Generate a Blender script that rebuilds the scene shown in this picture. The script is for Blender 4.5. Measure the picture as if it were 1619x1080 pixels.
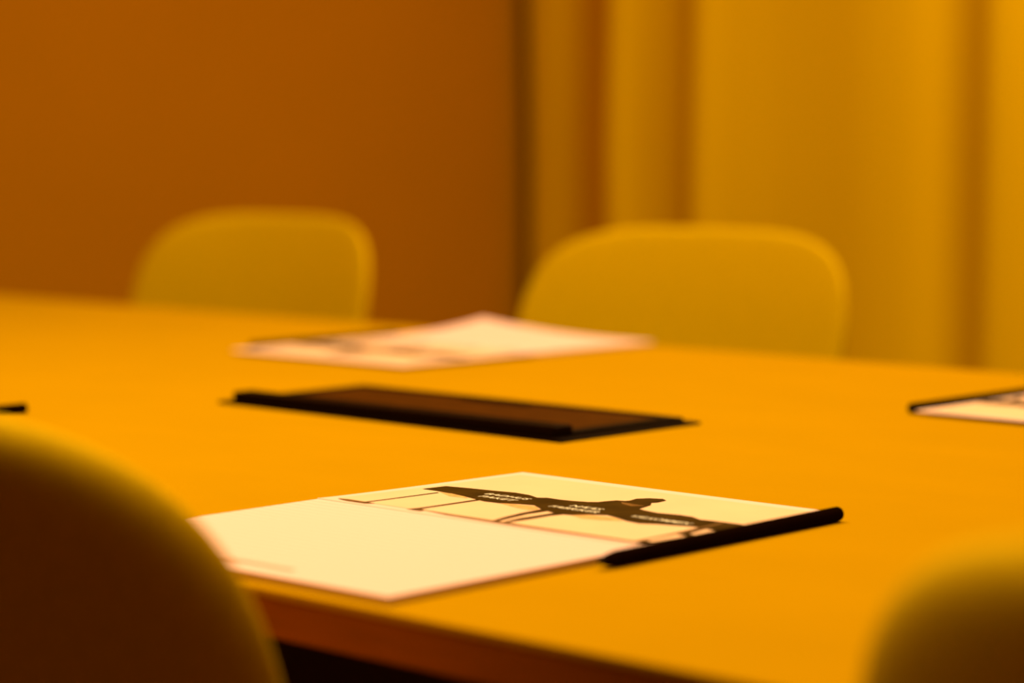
import bpy, bmesh, math, random
from mathutils import Vector, Matrix

for o in list(bpy.data.objects):
    bpy.data.objects.remove(o, do_unlink=True)
scene = bpy.context.scene
COL = scene.collection
R = math.radians

# ------------------------------------------------------------------ camera
TABLE_Z = 0.74
cam_data = bpy.data.cameras.new('camera')
cam_data.sensor_width = 36.0
cam_data.sensor_fit = 'HORIZONTAL'
cam_data.lens = 85.0
cam_data.clip_start = 0.02
cam_data.dof.use_dof = True
cam_data.dof.focus_distance = 1.225
cam_data.dof.aperture_fstop = 4.2
cam = bpy.data.objects.new('camera', cam_data)
COL.objects.link(cam)
cam.location = (1.12, -1.12, TABLE_Z + 0.181)
cam.rotation_euler = (R(90) - math.atan(323 / (85 / 36 * 1619)), 0, R(43.4))
scene.camera = cam

# ------------------------------------------------------------------ world, lamps, exposure
world = bpy.data.worlds.new('room_ambient')
scene.world = world
world.use_nodes = True
bg = world.node_tree.nodes['Background']
bg.inputs[0].default_value = (1.0, 0.5, 0.12, 1)
bg.inputs[1].default_value = 0.0

LAMP = (1.0, 0.70, 0.33)


def area_lamp(name, loc, sx, sy, watts, rot=(0, 0, 0), spread=180, color=LAMP):
    d = bpy.data.lights.new(name, 'AREA')
    d.shape = 'RECTANGLE'
    d.size, d.size_y = sx, sy
    d.energy = watts
    d.color = color
    d.spread = R(spread)
    o = bpy.data.objects.new(name, d)
    o.location = loc
    o.rotation_euler = rot
    COL.objects.link(o)
    return o


area_lamp('table_lamp_light', (-0.06, -0.47, 2.25), 1.9, 0.6, 48)
area_lamp('curtain_lamp_light', (0.1, 1.58, 2.55), 1.8, 0.15, 60)

scene.view_settings.view_transform = 'Standard'
scene.view_settings.look = 'None'
scene.view_settings.exposure = 0.0
scene.view_settings.gamma = 1.0
scene.view_settings.use_curve_mapping = False


# ------------------------------------------------------------------ materials
def material(name, color, rough=0.6, spec=0.3, noise=None, bump=None, sheen=0.0, stretch=(1, 1, 1), coat=0.0, tint=(1.0, 0.45, 0.01)):
    """Principled material; noise=(scale, amount) mottles the colour, bump=(scale, strength)."""
    m = bpy.data.materials.new(name)
    m.use_nodes = True
    nt = m.node_tree
    b = nt.nodes['Principled BSDF']
    b.inputs['Base Color'].default_value = (*color, 1)
    b.inputs['Roughness'].default_value = rough
    b.inputs['Specular IOR Level'].default_value = spec
    if tint:
        b.inputs['Specular Tint'].default_value = (*tint, 1)
    if sheen:
        b.inputs['Sheen Weight'].default_value = sheen
        b.inputs['Sheen Roughness'].default_value = 0.4
        b.inputs['Sheen Tint'].default_value = (*color, 1)
    if coat:
        b.inputs['Coat Weight'].default_value = coat
        b.inputs['Coat Roughness'].default_value = 0.25
    tc = nt.nodes.new('ShaderNodeTexCoord')
    mp = nt.nodes.new('ShaderNodeMapping')
    mp.inputs['Scale'].default_value = stretch
    nt.links.new(tc.outputs['Object'], mp.inputs[0])
    if noise:
        n = nt.nodes.new('ShaderNodeTexNoise')
        n.inputs['Scale'].default_value = noise[0]
        n.inputs['Detail'].default_value = 6
        nt.links.new(mp.outputs[0], n.inputs['Vector'])
        r = nt.nodes.new('ShaderNodeValToRGB')
        lo = 1 - noise[1]
        r.color_ramp.elements[0].position = 0.3
        r.color_ramp.elements[1].position = 0.7
        r.color_ramp.elements[0].color = (color[0] * lo, color[1] * lo, color[2] * lo, 1)
        r.color_ramp.elements[1].color = (*[min(1, c * (1 + noise[1])) for c in color], 1)
        nt.links.new(n.outputs['Fac'], r.inputs[0])
        nt.links.new(r.outputs[0], b.inputs['Base Color'])
    if bump:
        n2 = nt.nodes.new('ShaderNodeTexNoise')
        n2.inputs['Scale'].default_value = bump[0]
        n2.inputs['Detail'].default_value = 4
        nt.links.new(mp.outputs[0], n2.inputs['Vector'])
        bp = nt.nodes.new('ShaderNodeBump')
        bp.inputs['Strength'].default_value = bump[1]
        bp.inputs['Distance'].default_value = 0.001
        nt.links.new(n2.outputs['Fac'], bp.inputs['Height'])
        nt.links.new(bp.outputs[0], b.inputs['Normal'])
    return m


def ruled_paper():
    m = material('ruled_paper', (0.90, 0.605, 0.56), 0.7, 0.2)
    nt = m.node_tree
    b = nt.nodes['Principled BSDF']
    tc = nt.nodes.new('ShaderNodeTexCoord')
    sep = nt.nodes.new('ShaderNodeSeparateXYZ')
    nt.links.new(tc.outputs['Object'], sep.inputs[0])
    mul = nt.nodes.new('ShaderNodeMath'); mul.operation = 'MULTIPLY'; mul.inputs[1].default_value = 1 / 0.0065
    nt.links.new(sep.outputs['Y'], mul.inputs[0])
    fr = nt.nodes.new('ShaderNodeMath'); fr.operation = 'FRACT'
    nt.links.new(mul.outputs[0], fr.inputs[0])
    ramp = nt.nodes.new('ShaderNodeValToRGB')
    ramp.color_ramp.interpolation = 'CONSTANT'
    ramp.color_ramp.elements[0].color = (0.74, 0.44, 0.38, 1)
    ramp.color_ramp.elements[1].color = (0.90, 0.605, 0.56, 1)
    ramp.color_ramp.elements[1].position = 0.12
    nt.links.new(fr.outputs[0], ramp.inputs[0])
    nt.links.new(ramp.outputs[0], b.inputs['Base Color'])
    return m


M = {
    'wall': material('terracotta_wall_paint', (0.445, 0.176, 0.001), 0.9, 0.1, noise=(3, 0.03), bump=(180, 0.15)),
    'back_wall': material('bounce_wall_paint', (0.55, 0.32, 0.002), 0.9, 0.1, noise=(3, 0.03)),  # unseen walls, colour raised to bounce light onto the near chair backs
    'ceiling': material('ceiling_paint', (0.30, 0.12, 0.01), 0.9, 0.1, noise=(4, 0.02)),
    'floor': material('dark_carpet', (0.02, 0.005, 0.0003), 0.95, 0.05, noise=(220, 0.3), bump=(300, 0.5)),
    'curtain': material('ochre_curtain_cloth', (0.84, 0.50, 0.001), 0.9, 0.1, noise=(260, 0.04), bump=(500, 0.2), sheen=0.1),
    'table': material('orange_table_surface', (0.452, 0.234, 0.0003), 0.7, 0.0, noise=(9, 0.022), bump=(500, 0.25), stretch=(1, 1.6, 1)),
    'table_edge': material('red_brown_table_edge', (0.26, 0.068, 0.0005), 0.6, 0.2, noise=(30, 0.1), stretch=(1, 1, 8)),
    'metal': material('black_powder_coat', (0.012, 0.005, 0.001), 0.5, 0.3, bump=(600, 0.1)),
    'fabric': material('mustard_wool_fabric', (0.69, 0.43, 0.0005), 0.95, 0.08, noise=(180, 0.06), bump=(650, 0.25), sheen=0.05),
    'paper': ruled_paper(),
    'page_edge': material('page_block_edge', (0.64, 0.47, 0.16), 0.8, 0.1, noise=(900, 0.08), stretch=(0.02, 0.02, 3)),
    'card': material('white_cover_card', (0.90, 0.61, 0.52), 0.6, 0.25, noise=(40, 0.01)),
    'sky_print': material('pale_yellow_print', (0.90, 0.565, 0.355), 0.6, 0.25, noise=(25, 0.04)),
    'dark_print': material('dark_brown_print', (0.05, 0.025, 0.002), 0.75, 0.02, noise=(60, 0.25)),
    'brown_print': material('mid_brown_print', (0.17, 0.075, 0.010), 0.6, 0.25, noise=(120, 0.3)),
    'red_print': material('reddish_print', (0.72, 0.38, 0.14), 0.6, 0.25, noise=(420, 0.35)),
    'white_print': material('white_lettering', (0.88, 0.80, 0.62), 0.6, 0.25, noise=(50, 0.01)),
    'logo_print': material('faint_red_logo_print', (0.62, 0.28, 0.14), 0.7, 0.2, noise=(50, 0.05)),
    'pencil': material('black_pencil_lacquer', (0.007, 0.0022, 0.0003), 0.6, 0.0, noise=(80, 0.1)),
    'pencil_wood': material('stained_pencil_wood', (0.008, 0.0025, 0.0004), 0.8, 0.0, noise=(120, 0.2)),
    'graphite': material('graphite_point', (0.008, 0.003, 0.0008), 0.5, 0.05, noise=(200, 0.1)),
    'hatch': material('black_anodised_metal', (0.006, 0.002, 0.0003), 0.5, 0.03, noise=(90, 0.1)),
    'hatch_lid': material('dark_brown_lid_panel', (0.06, 0.018, 0.0005), 0.5, 0.02, noise=(60, 0.15)),
    'glide': material('black_plastic_glide', (0.01, 0.006, 0.003), 0.6, 0.3, noise=(90, 0.1)),
}


# ------------------------------------------------------------------ helpers
def link(name, me, mat, parent=None, loc=(0, 0, 0), rot=(0, 0, 0), smooth=False):
    me.materials.append(M[mat])
    if smooth:
        for p in me.polygons:
            p.use_smooth = True
    o = bpy.data.objects.new(name, me)
    COL.objects.link(o)
    o.parent = parent
    o.location = loc
    o.rotation_euler = rot
    return o


def from_data(name, verts, faces):
    me = bpy.data.meshes.new(name)
    me.from_pydata([tuple(v) for v in verts], [], faces)
    bm = bmesh.new(); bm.from_mesh(me)
    bmesh.ops.recalc_face_normals(bm, faces=bm.faces)
    bm.to_mesh(me); bm.free()
    return me


def box_mesh(name, x0, x1, y0, y1, z0, z1, bevel=0.0, seg=2):
    bm = bmesh.new()
    bmesh.ops.create_cube(bm, size=1.0)
    for v in bm.verts:
        v.co = Vector(((x0 + x1) / 2 + v.co.x * (x1 - x0), (y0 + y1) / 2 + v.co.y * (y1 - y0), (z0 + z1) / 2 + v.co.z * (z1 - z0)))
    if bevel:
        bmesh.ops.bevel(bm, geom=list(bm.edges), offset=bevel, segments=seg, profile=0.5, affect='EDGES')
    me = bpy.data.meshes.new(name)
    bm.to_mesh(me); bm.free()
    return me


def tube_mesh(name, pts, radii, n=16):
    verts, faces = [], []
    pts = [Vector(p) for p in pts]
    for i, p in enumerate(pts):
        t = (pts[min(i + 1, len(pts) - 1)] - pts[max(i - 1, 0)]).normalized()
        a = t.orthogonal().normalized() if i == 0 else (a - t * a.dot(t)).normalized()
        b = t.cross(a)
        for k in range(n):
            an = 2 * math.pi * k / n
            verts.append(p + (a * math.cos(an) + b * math.sin(an)) * radii[i])
    for i in range(len(pts) - 1):
        for k in range(n):
            faces.append((i * n + k, i * n + (k + 1) % n, (i + 1) * n + (k + 1) % n, (i + 1) * n + k))
    faces.append(tuple(range(n))); faces.append(tuple(range((len(pts) - 1) * n, len(pts) * n)))
    return from_data(name, verts, faces)


def lathe_x(name, prof, n=24):
    """profile of (x, radius), turned about the local x axis"""
    verts, faces = [], []
    for x, r in prof:
        for k in range(n):
            an = 2 * math.pi * k / n
            verts.append((x, r * math.cos(an), r * math.sin(an)))
    for i in range(len(prof) - 1):
        for k in range(n):
            faces.append((i * n + k, i * n + (k + 1) % n, (i + 1) * n + (k + 1) % n, (i + 1) * n + k))
    faces.append(tuple(range(n))); faces.append(tuple(range((len(prof) - 1) * n, len(prof) * n)))
    return from_data(name, verts, faces)


def empty(name, loc, rz=0.0):
    o = bpy.data.objects.new(name, None)
    o.empty_display_size = 0.1
    o.location = loc
    o.rotation_euler = (0, 0, rz)
    COL.objects.link(o)
    return o


def tag(o, label, cat, group=None):
    o['label'] = label
    o['category'] = cat
    if group:
        o['group'] = group
    return o


def structure(o):
    o['kind'] = 'structure'
    return o


def copy_tree(o, parent=None):
    c = o.copy()
    COL.objects.link(c)
    c.parent = parent
    for ch in list(o.children):
        copy_tree(ch, c)
    return c


# ------------------------------------------------------------------ the room
XL, XR, YN, YF, ZC = -2.125, 3.0, -3.3, 2.58, 2.62
structure(link('floor', box_mesh('floor', XL - .1, XR + .1, YN - .1, YF + .1, -0.1, 0), 'floor'))
structure(link('ceiling', box_mesh('ceiling', XL - .1, XR + .1, YN - .1, YF + .1, ZC, ZC + .1), 'ceiling'))
structure(link('wall_left', box_mesh('wall_left', XL - .1, XL, YN - .1, YF + .1, 0, ZC), 'wall'))
structure(link('wall_far', box_mesh('wall_far', XL, XR, YF, YF + .1, 0, ZC), 'wall'))
structure(link('wall_right', box_mesh('wall_right', XR, XR + .1, YN - .1, YF + .1, 0, ZC), 'back_wall'))
structure(link('wall_near', box_mesh('wall_near', XL, XR, YN - .1, YN, 0, ZC), 'back_wall'))
structure(link('baseboard_left', box_mesh('baseboard_left', XL, XL + .012, YN, YF, 0.0, 0.08, 0.003), 'wall'))

# curtain: the folds are given as slopes of the cloth along its rail, then summed up
keys = [(-2.13, -.3), (-2.07, .0), (-2.0, .15), (-1.90, -.15), (-1.855, -.42), (-1.82, .4), (-1.76, .15), (-1.69, .0), (-1.655, -.2),
        (-1.623, .4), (-1.55, .3), (-1.45, .22), (-1.35, .2), (-1.26, .28), (-1.19, .4), (-1.14, .1), (-1.085, -.18), (-1.035, .3), (-.95, .35), (-.86, -.25)]
rng = random.Random(4)
x = -.86
while x < XR - .12:
    keys.append((x + .03, .45)); keys.append((x + .1, .1)); x += rng.uniform(.15, .24)
    keys.append((min(x, XR - .03), -.5))


def slope(x):
    for (a, s), (b, t) in zip(keys, keys[1:]):
        if a <= x <= b:
            k = (x - a) / (b - a)
            return s + (t - s) * k * k * (3 - 2 * k)
    return 0


nx = 620
xs = [XL + 0.044 + (XR - XL - .08) * i / (nx - 1) for i in range(nx)]
yy, ys = 0.0, []
for i, x in enumerate(xs):
    ys.append(yy)
    yy += 1.65 * slope(x) * (xs[1] - xs[0])
mean = [sum(ys[max(0, i - 60):i + 61]) / len(ys[max(0, i - 60):i + 61]) for i in range(nx)]
ys = [2.335 + (y - m) for y, m in zip(ys, mean)]
zs = [0.02, 0.5, 0.9, 1.3, 1.8, 2.3, ZC - .05]
verts = [(x + .004 * math.sin(k * 1.7 + x * 9), y - .012 * (1 - z / 2.6) + .006 * math.sin(2.1 * k + x * 7), z)
         for k, z in enumerate(zs) for x, y in zip(xs, ys)]
faces = [(k * nx + i, k * nx + i + 1, (k + 1) * nx + i + 1, (k + 1) * nx + i) for k in range(len(zs) - 1) for i in range(nx - 1)]
cur = empty('curtain', (0, 0, 0))
tag(cur, 'full height ochre curtain hanging in soft folds behind the chairs', 'curtain')
me = bpy.data.meshes.new('cloth')
me.from_pydata(verts, [], faces)
cl = link('cloth', me, 'curtain', cur, smooth=True)
sol = cl.modifiers.new('thickness', 'SOLIDIFY'); sol.thickness = 0.003; sol.offset = 1
link('curtain_rail', box_mesh('curtain_rail', XL + .002, XR - .02, 2.32, 2.36, ZC - .05, ZC - .002, 0.004), 'metal', cur)

# ------------------------------------------------------------------ table
TW, TL, TT = 0.49, 1.52, 0.020          # half width, half length, thickness


def rounded_slab(name, a, b, z0, z1, rad, bev):
    pts = []
    for cx, cy, a0 in ((a - rad, b - rad, 0), (-a + rad, b - rad, 90), (-a + rad, -b + rad, 180), (a - rad, -b + rad, 270)):
        for k in range(9):
            an = R(a0 + 90 * k / 8)
            pts.append((cx + rad * math.cos(an), cy + rad * math.sin(an)))
    bm = bmesh.new()
    lo = [bm.verts.new((x, y, z0)) for x, y in pts]
    f = bm.faces.new(lo)
    ex = bmesh.ops.extrude_face_region(bm, geom=[f])
    for v in ex['geom']:
        if isinstance(v, bmesh.types.BMVert):
            v.co.z = z1
    bmesh.ops.recalc_face_normals(bm, faces=bm.faces)
    ed = [e for e in bm.edges if abs(e.verts[0].co.z - e.verts[1].co.z) < 1e-6]
    bmesh.ops.bevel(bm, geom=ed, offset=bev, segments=3, profile=0.5, affect='EDGES')
    me = bpy.data.meshes.new(name)
    bm.to_mesh(me); bm.free()
    return me


tab = empty('conference_table', (0, 0, 0))
tag(tab, 'long orange conference table with a smooth top and darker red brown edge', 'table')
link('tabletop', rounded_slab('tabletop', TL, TW, TABLE_Z - .0035, TABLE_Z, 0.05, 0.0008), 'table', tab)
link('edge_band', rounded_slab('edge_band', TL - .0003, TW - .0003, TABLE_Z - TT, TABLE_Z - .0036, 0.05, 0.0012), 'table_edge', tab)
link('shade_apron', box_mesh('shade_apron', -1.2, 1.2, -.22, .22, TABLE_Z - TT - .15, TABLE_Z - TT, 0.004), 'metal', tab)  # deepened into a black screen so the space under the top looks dark
for sx in (-1, 1):
    col = link('pedestal', box_mesh('pedestal', sx * .66 - .035, sx * .66 + .035, -.14, .14, 0.02, TABLE_Z - TT - .15, 0.006), 'metal', tab)
    link('foot_plate', box_mesh('foot_plate', sx * .66 - .05, sx * .66 + .05, -.28, .28, 0.0, 0.02, 0.005), 'metal', col)


# ------------------------------------------------------------------ chairs
def padded_panel(name, a, b, n_exp, thick, place, rings=26, seg=96, edge_pow=28.0, bulge=0.016):
    """a padded superellipse panel; place(u, v, w) maps width, height, thickness offset into the chair"""
    verts, faces = [], []
    rs = [math.sin(math.pi / 2 * (i / rings)) for i in range(1, rings + 1)]

    def outline(t, r):
        c, s = math.cos(t), math.sin(t)
        return (a * r * math.copysign(abs(c) ** (2 / n_exp), c), b * r * math.copysign(abs(s) ** (2 / n_exp), s))
    for side in (1, -1):
        base = len(verts)
        verts.append(place(0, 0, thick * .35 + bulge if side > 0 else -thick))
        for r in rs:
            w = (thick if side < 0 else thick * .35) * (max(0, 1 - r ** edge_pow)) ** 0.5 + (bulge * (1 - r ** 3) if side > 0 else 0)
            for k in range(seg):
                u, v = outline(2 * math.pi * k / seg, r)
                verts.append(place(u, v, side * w))
        for k in range(seg):
            faces.append((base, base + 1 + k, base + 1 + (k + 1) % seg))
        for i in range(rings - 1):
            for k in range(seg):
                p, q = base + 1 + i * seg, base + 1 + (i + 1) * seg
                faces.append((p + k, p + (k + 1) % seg, q + (k + 1) % seg, q + k))
    me = bpy.data.meshes.new(name)
    me.from_pydata(verts, [], faces)
    bm = bmesh.new(); bm.from_mesh(me)
    bmesh.ops.remove_doubles(bm, verts=bm.verts, dist=1e-5)
    bmesh.ops.recalc_face_normals(bm, faces=bm.faces)
    bm.to_mesh(me); bm.free()
    return me


BACK_TOP, BACK_H, BACK_W = 0.8301, 0.1875, 0.2009
LEAN = 0.225


def back_place(u, v, w):
    z = BACK_TOP - BACK_H + v
    y = -0.015 - LEAN * (z - 0.47) + 0.0579 * (u / BACK_W) ** 2 + 0.01 * (v / BACK_H) ** 2
    return (u * (1 + .0806 * (v / BACK_H)), y + w, z + w * LEAN)


def seat_place(u, v, w):
    return (u, 0.205 + v, 0.445 + 0.018 * (u / .235) ** 2 - 0.02 * (v / .22) ** 2 + 0.012 * (v / .22) + w)


def make_chair():
    t = empty('meeting_chair', (0, 0, 0))
    link('backrest', padded_panel('backrest', BACK_W, BACK_H, 4.03, 0.0115, back_place), 'fabric', t, smooth=True)
    link('seat', padded_panel('seat', .235, .22, 3.6, 0.026, seat_place), 'fabric', t, smooth=True)
    link('back_support', tube_mesh('back_support', [(0, .12, .408), (0, .02, .412), (0, -.035, .44), (0, -.062, .50), (0, -.088, .60)],
                                   [.016, .017, .018, .018, .013]), 'metal', t, smooth=True)
    link('seat_frame', box_mesh('seat_frame', -.16, .16, .06, .35, .400, .418, 0.005), 'metal', t)
    for sx in (-1, 1):
        for sy in (0, 1):
            y0, y1 = (.08, .03) if sy == 0 else (.33, .39)
            lg = link('leg', tube_mesh('leg', [(sx * .14, y0, .405), (sx * .18, (y0 + y1) / 2, .21), (sx * .215, y1, .006)], [.012, .011, .009]), 'metal', t, smooth=True)
            link('glide', tube_mesh('glide', [(sx * .215, y1, .0), (sx * .215, y1, .009)], [.012, .012]), 'glide', lg)
    return t


chair = make_chair()
CHAIRS = [  # x, y of the back, facing, label
    (.3081, -.5753, 0.0, 'mustard fabric chair at the lower left, back towards us, partly hiding the sharp notepad'),
    (.939, -.5485, 0.0, 'mustard fabric chair at the lower right corner, dark blurred back towards us'),
    (-.3984, .6993, math.pi, 'mustard upholstered chair across the table in front of the curtain'),
    (-1.0458, .6973, math.pi, 'mustard upholstered chair across the table in front of the plain brown wall'),
]
for i, (cx, cy, rz, lab) in enumerate(CHAIRS):
    c = chair if i == 0 else copy_tree(chair)
    c.location = (cx, cy, 0)
    c.rotation_euler = (0, 0, rz)
    tag(c, lab, 'chair', 'mustard chairs around the conference table')

# ------------------------------------------------------------------ notepads
PW, PD, CD = 0.1045, 0.155, 0.1495       # half width, page depth, cover depth
PT = 0.0034                             # thickness of the block of pages


def sheet_z(x, y):                      # the open cover slopes down from the spine to the table
    return PT + 0.0004 - 0.0024 * min(1.0, max(0.0, y) / CD) ** 0.7


def print_mesh(name, pts, lift):
    """a flat printed shape, pts in millimetres on the cover"""
    bm = bmesh.new()
    f = bm.faces.new([bm.verts.new((x / 1000, y / 1000, 0)) for x, y in pts])
    bmesh.ops.triangulate(bm, faces=[f])
    for yc in (0.02, 0.045, 0.07, 0.095, 0.12):
        bmesh.ops.bisect_plane(bm, geom=list(bm.verts) + list(bm.edges) + list(bm.faces), plane_co=(0, yc, 0), plane_no=(0, 1, 0))
    for v in bm.verts:
        v.co.z = sheet_z(v.co.x, v.co.y) + lift
    for f in bm.faces:
        f.normal_update()
        if f.normal.z < 0:
            f.normal_flip()
    me = bpy.data.meshes.new(name)
    bm.to_mesh(me); bm.free()
    return me


def text_mesh(name, body, x0, x1, y, lift, hgt):
    cu = bpy.data.curves.new(name, 'FONT')
    cu.body = body
    cu.resolution_u = 3
    cu.offset = 0.010
    ob = bpy.data.objects.new(name, cu)
    COL.objects.link(ob)
    bpy.context.view_layer.update()
    dg = bpy.context.evaluated_depsgraph_get()
    me = bpy.data.meshes.new_from_object(ob.evaluated_get(dg))
    bpy.data.objects.remove(ob, do_unlink=True)
    mnx = min(v.co.x for v in me.vertices); mxx = max(v.co.x for v in me.vertices)
    for v in me.vertices:
        px = x0 + (v.co.x - mnx) / (mxx - mnx) * (x1 - x0) + 0.15 * v.co.y / 0.7 * hgt
        py = y + v.co.y / 0.7 * hgt
        v.co = (px / 1000, py / 1000, sheet_z(0, py / 1000) + lift)
    return me


BAND = [(-93.5, 62.2), (-92.6, 78.3), (-79.6, 81.2), (-64.0, 83.5), (-51.3, 86.2), (-40.1, 84.8), (-31.7, 80.8), (-27.6, 84.1), (-19.3, 83.8),
        (-11.9, 84.9), (-4.1, 87.8), (-0.7, 91.0), (0.2, 96.1), (2.1, 102.1), (9.8, 105.0), (13.2, 102.4), (24.9, 88.7), (33.9, 85.7), (43.4, 83.7),
        (54.8, 86.3), (62.8, 85.9), (70.5, 81.6), (79.7, 83.0), (90.8, 83.6), (101.0, 83.1), (101.9, 66.7), (91.1, 71.0), (85.3, 62.3),
        (75.0, 59.0), (66.3, 55.8), (58.6, 51.3), (49.6, 53.0), (40.4, 57.4), (31.4, 60.7), (24.1, 55.3), (19.9, 48.8), (15.4, 47.2),
        (5.8, 48.9), (-4.2, 53.1), (-11.1, 57.6), (-14.5, 60.0), (-22.9, 57.8), (-31.1, 53.0), (-41.0, 52.2), (-50.2, 55.1), (-59.5, 58.0),
        (-71.6, 61.0), (-83.6, 62.3)]
PRINTS = [
    ('printed_panel', 'sky_print', .00012, [(-98.2, 7.8), (-97.5, 139.5), (98.5, 141.0), (99.5, 5.0)]),
    ('printed_shrubs', 'red_print', .00020, [(-33.9, 54.2), (-28.8, 55.1), (-11.1, 57.6), (-3.5, 51.1), (-5.9, 46.1), (-15.8, 47.8)]),
    ('printed_shrubs', 'red_print', .00020, [(19.5, 48.4), (24.1, 55.3), (40.0, 57.0), (48.5, 52.0), (39.6, 46.8), (29.3, 44.1)]),
    ('printed_shrubs', 'red_print', .00020, [(-80.5, 61.2), (-70.1, 60.9), (-59.5, 58.0), (-53.9, 54.5), (-65.6, 53.3)]),
    ('printed_ground', 'brown_print', .00022, [(-42.1, 9.9), (-25.0, 8.6), (6.8, 8.3), (38.6, 8.0), (68.1, 8.6), (92.5, 8.6), (93.2, 4.7), (72.6, 4.4),
                                               (43.4, 3.8), (11.8, 3.6), (-21.0, 5.0)]),
    ('printed_base', 'brown_print', .00024, [(-95.9, 5.6), (-91.5, 8.3), (-71.5, 7.6), (-74.6, 3.6), (-87.4, 3.6)]),
    ('printed_base', 'brown_print', .00024, [(-47.4, 5.0), (-46.4, 10.8), (-38.8, 10.1), (-38.0, 5.2)]),
    ('printed_pole', 'dark_print', .00026, [(-76.8, 5.1), (-77.6, 58.4), (-79.5, 58.7), (-78.7, 5.2)]),
    ('printed_pole', 'dark_print', .00026, [(-42.8, 5.7), (-45.1, 55.4), (-48.0, 55.4), (-45.7, 6.2)]),
    ('printed_leg', 'dark_print', .00026, [(6.4, 8.5), (2.1, 21.9), (-1.5, 36.8), (-3.3, 52.9), (3.1, 50.4), (3.3, 36.0), (6.0, 22.9), (9.6, 9.0)]),
    ('printed_leg', 'dark_print', .00026, [(13.0, 8.6), (9.7, 22.4), (9.4, 33.8), (8.8, 50.4), (15.8, 49.6), (14.2, 39.5), (15.1, 27.5), (15.6, 9.0)]),
    ('printed_wall', 'dark_print', .00026, [(93.2, 5.0), (84.0, 76.0), (92.0, 76.0), (99.2, 76.0), (99.5, 5.0)]),
    ('printed_window', 'sky_print', .00036, [(94.0, 13.8), (92.2, 37.7), (98.6, 36.6), (98.8, 12.6)]),
    ('printed_window', 'sky_print', .00036, [(94.9, 43.4), (91.8, 59.3), (98.2, 59.2), (98.8, 42.7)]),
    ('printed_post', 'brown_print', .00038, [(92.6, 6.3), (84.0, 79.9), (86.2, 79.9), (94.6, 6.3)]),
    ('printed_silhouette', 'dark_print', .00030, BAND),
    ('printed_person', 'dark_print', .00033, [(5.5, 99.9), (7.1, 106.2), (5.2, 113.6), (8.4, 119.5), (14.7, 122.5), (19.4, 119.6), (20.9, 111.1), (19.5, 107.9),
                                              (24.5, 101.4), (27.7, 90.8), (29.9, 83.8), (14.9, 84.6), (4.5, 94.3)]),
    ('printed_collar', 'brown_print', .00038, [(7.6, 99.0), (12.0, 94.5), (20.5, 91.5), (24.8, 97.0), (22.5, 96.5), (19.0, 94.0), (12.5, 97.0)]),
]
WORDS = [('BADHUS', -58.0, -29.5, 70.0), ('PAKET', -54.0, -31.0, 61.4), ('N\u00c4\u00c4S', -0.5, 18.5, 69.2), ('FABRIKER', -6.5, 24.0, 60.8),
         ('V\u00c4LKOMMEN', 41.5, 76.5, 64.0)]


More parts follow.
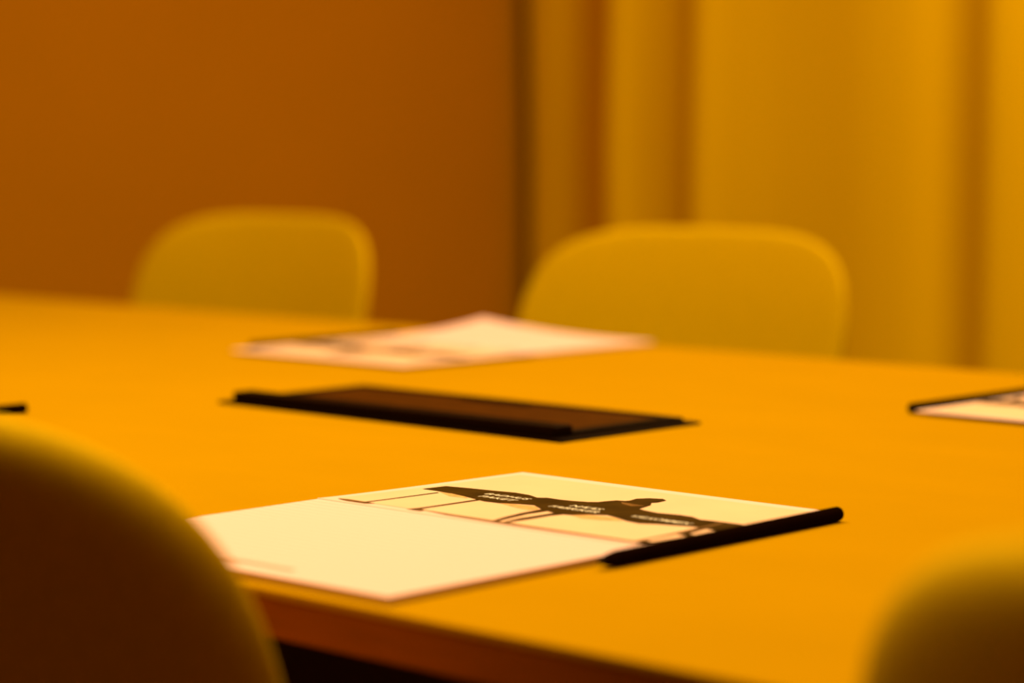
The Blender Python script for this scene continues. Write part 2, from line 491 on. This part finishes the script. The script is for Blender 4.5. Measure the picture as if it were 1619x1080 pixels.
def make_notepad(loc, rz, curl=0.0, curl_side=-1, tilt=0.0):
    t = empty('notepad', loc, rz)
    link('page_block', box_mesh('page_block', -PW, PW, -PD, 0, 0.0, PT - .0004, 0.0002, 1), 'page_edge', t)
    # top page: a thin sheet, one corner may curl up
    n = 24
    vs, fs = [], []
    for side in (0, 1):
        for j in range(n + 1):
            for i in range(n + 1):
                x = -PW + 2 * PW * i / n
                y = -PD + PD * j / n
                d = max(0.0, (curl_side * x / PW) * .5 + .5 + (-y / PD) - 1.15) / .85
                z = PT - .0004 + .00035 * side + curl * d ** 2.0
                vs.append((x, y, z))
    m1 = (n + 1) ** 2
    for j in range(n):
        for i in range(n):
            a = j * (n + 1) + i
            fs.append((a, a + 1, a + n + 2, a + n + 1))
            fs.append((m1 + a, m1 + a + 1, m1 + a + n + 2, m1 + a + n + 1))
    for i in range(n):
        for a, b in ((i, i + 1), (n * (n + 1) + i, n * (n + 1) + i + 1), (i * (n + 1), (i + 1) * (n + 1)), (i * (n + 1) + n, (i + 1) * (n + 1) + n)):
            fs.append((a, b, m1 + b, m1 + a))
    pg = link('top_page', from_data('top_page', vs, fs), 'paper', t)
    # faint unreadable line of print at the foot of the page
    rg = random.Random(2)
    lv, lf = [], []
    px = -0.033
    while px < 0.033:
        w = rg.uniform(.0016, .0034)
        k = len(lv)
        z = PT + .00012
        lv += [(px, -.1425, z), (px + w, -.1425, z), (px + w, -.1425 + .0030, z), (px, -.1425 + .0030, z)]
        lf.append((k, k + 1, k + 2, k + 3))
        px += w + .0008
    if not curl:
        link('faint_footer_print', from_data('faint_footer_print', lv, lf), 'logo_print', pg)
    # spine fold and cover
    link('spine_fold', tube_mesh('spine_fold', [(-PW, .0006, PT - .0002), (PW, .0006, PT - .0002)], [.0007, .0007], 8), 'card', t)
    ny = 20
    vs, fs = [], []
    for side in (0, 1):
        for j in range(ny + 1):
            y = .0012 + (CD - .0012) * j / ny
            for x in (-PW, PW):
                vs.append((x, y, sheet_z(x, y) - (.0006 if side == 0 else 0)))
    m1 = 2 * (ny + 1)
    for j in range(ny):
        a = 2 * j
        fs += [(a, a + 1, a + 3, a + 2), (m1 + a, m1 + a + 1, m1 + a + 3, m1 + a + 2), (a, a + 2, m1 + a + 2, m1 + a), (a + 1, a + 3, m1 + a + 3, m1 + a + 1)]
    fs += [(0, 1, m1 + 1, m1), (2 * ny, 2 * ny + 1, m1 + 2 * ny + 1, m1 + 2 * ny)]
    cv = link('cover', from_data('cover', vs, fs), 'card', t, rot=(tilt, 0, 0))   # a springy cover stands up a little
    for nm, mat, lift, pts in PRINTS:
        if nm not in PRINT_CACHE.setdefault(nm + str(pts[0]), {}):
            PRINT_CACHE[nm + str(pts[0])][nm] = print_mesh(nm, pts, lift)
            PRINT_CACHE[nm + str(pts[0])][nm].materials.append(M[mat])
        o = bpy.data.objects.new(nm, PRINT_CACHE[nm + str(pts[0])][nm])
        COL.objects.link(o); o.parent = cv
    for body, x0, x1, y in WORDS:
        if body not in TEXT_CACHE:
            TEXT_CACHE[body] = text_mesh('lettering', body, x0, x1, y, .0005, 4.7)
            TEXT_CACHE[body].materials.append(M['white_print'])
        o = bpy.data.objects.new('lettering', TEXT_CACHE[body])
        COL.objects.link(o); o.parent = cv
    return t


PRINT_CACHE, TEXT_CACHE = {}, {}
Z = TABLE_Z + 0.0001
GP = 'open notepads laid out at the seats'
PADS = [  # x, y of the spine centre, rotation, curl, curl side, cover tilt, label
    (0.3438, -0.3272, 0.010, 0.0, -1, 0.0, 'open notepad with blank ruled page and printed cover in sharp focus at the near edge'),
    (-0.338, 0.338, math.pi, 0.010, 1, 0.009, 'blurred open notepad with a curled page corner at the far edge between the chairs'),
    (0.340, 0.349, math.pi - 0.02, 0.014, 1, 0.010, 'open notepad cut off by the right side of the picture, on the far table edge'),
    (-0.372, -0.320, 0.0, 0.0, -1, 0.0, 'open notepad at the left border, almost hidden behind the near left chair'),
]
for x, y, rz, cu, cs, tl, lab in PADS:
    tag(make_notepad((x, y, Z), rz, cu, cs, tl), lab, 'notepad', GP)

# ------------------------------------------------------------------ pencils (one at the right hand of each seat)
PR = 0.0035


def make_pencil():
    t = empty('pencil', (0, 0, 0))
    L = 0.176
    link('barrel', lathe_x('barrel', [(.0105, PR * .97), (.012, PR), (L - .0012, PR), (L - .0003, PR * .92), (L, PR * .75)]), 'pencil', t, smooth=True)
    link('sharpened_wood', lathe_x('sharpened_wood', [(.0025, .0016), (.006, .0027), (.0106, PR * .96)]), 'pencil_wood', t, smooth=True)
    link('graphite_point', lathe_x('graphite_point', [(0, .0005), (.0007, .0011), (.0026, .00165)]), 'graphite', t, smooth=True)
    return t


pencil = make_pencil()
PENCILS = [
    (0.4582, -0.3675, R(91.2), 'black pencil lying along the right edge of the sharp open notepad'),
    (-0.4475, 0.392, R(-90.5), 'blurred black pencil behind the far open notepad with the curled corner'),
    (0.2295, 0.382, R(-91.0), 'black pencil behind the notepad cut off by the right side'),
    (-0.1975, -0.3680, R(90), 'blunt end of a dark pencil showing at the left border above the near chair'),
]
for i, (x, y, a, lab) in enumerate(PENCILS):
    p = pencil if i == 0 else copy_tree(pencil)
    p.location = (x, y, TABLE_Z + PR + .0002)
    p.rotation_euler = (0, 0, a)
    tag(p, lab, 'pencil', 'black pencils beside the notepads')

# ------------------------------------------------------------------ cable hatch in the middle of the table
h = empty('cable_hatch', (0.005, 0.0, TABLE_Z + .0001))
tag(h, 'flat black rectangular cable hatch with raised rim in the middle of the tabletop', 'cable hatch')
link('flange', box_mesh('flange', -.158, .158, -.066, .066, 0, .0018, .0006), 'hatch', h)
for nm, b, zt in (('hinge_bar', (-.148, .148, -.061, -.044), .0085), ('rim_side', (-.148, .148, .052, .061), .0042),
                  ('rim_end', (-.148, -.138, -.044, .052), .0042), ('rim_end', (.138, .148, -.044, .052), .0042)):
    link(nm, box_mesh(nm, *b, .0018, zt, .0008), 'hatch', h)
lid = link('lid', box_mesh('lid', -.1365, .1365, -.0425, .0505, .0018, .0036, .0006), 'hatch_lid', h)
link('finger_pull', box_mesh('finger_pull', -.03, .03, .040, .047, .0035, .0042, .0002), 'hatch', lid)
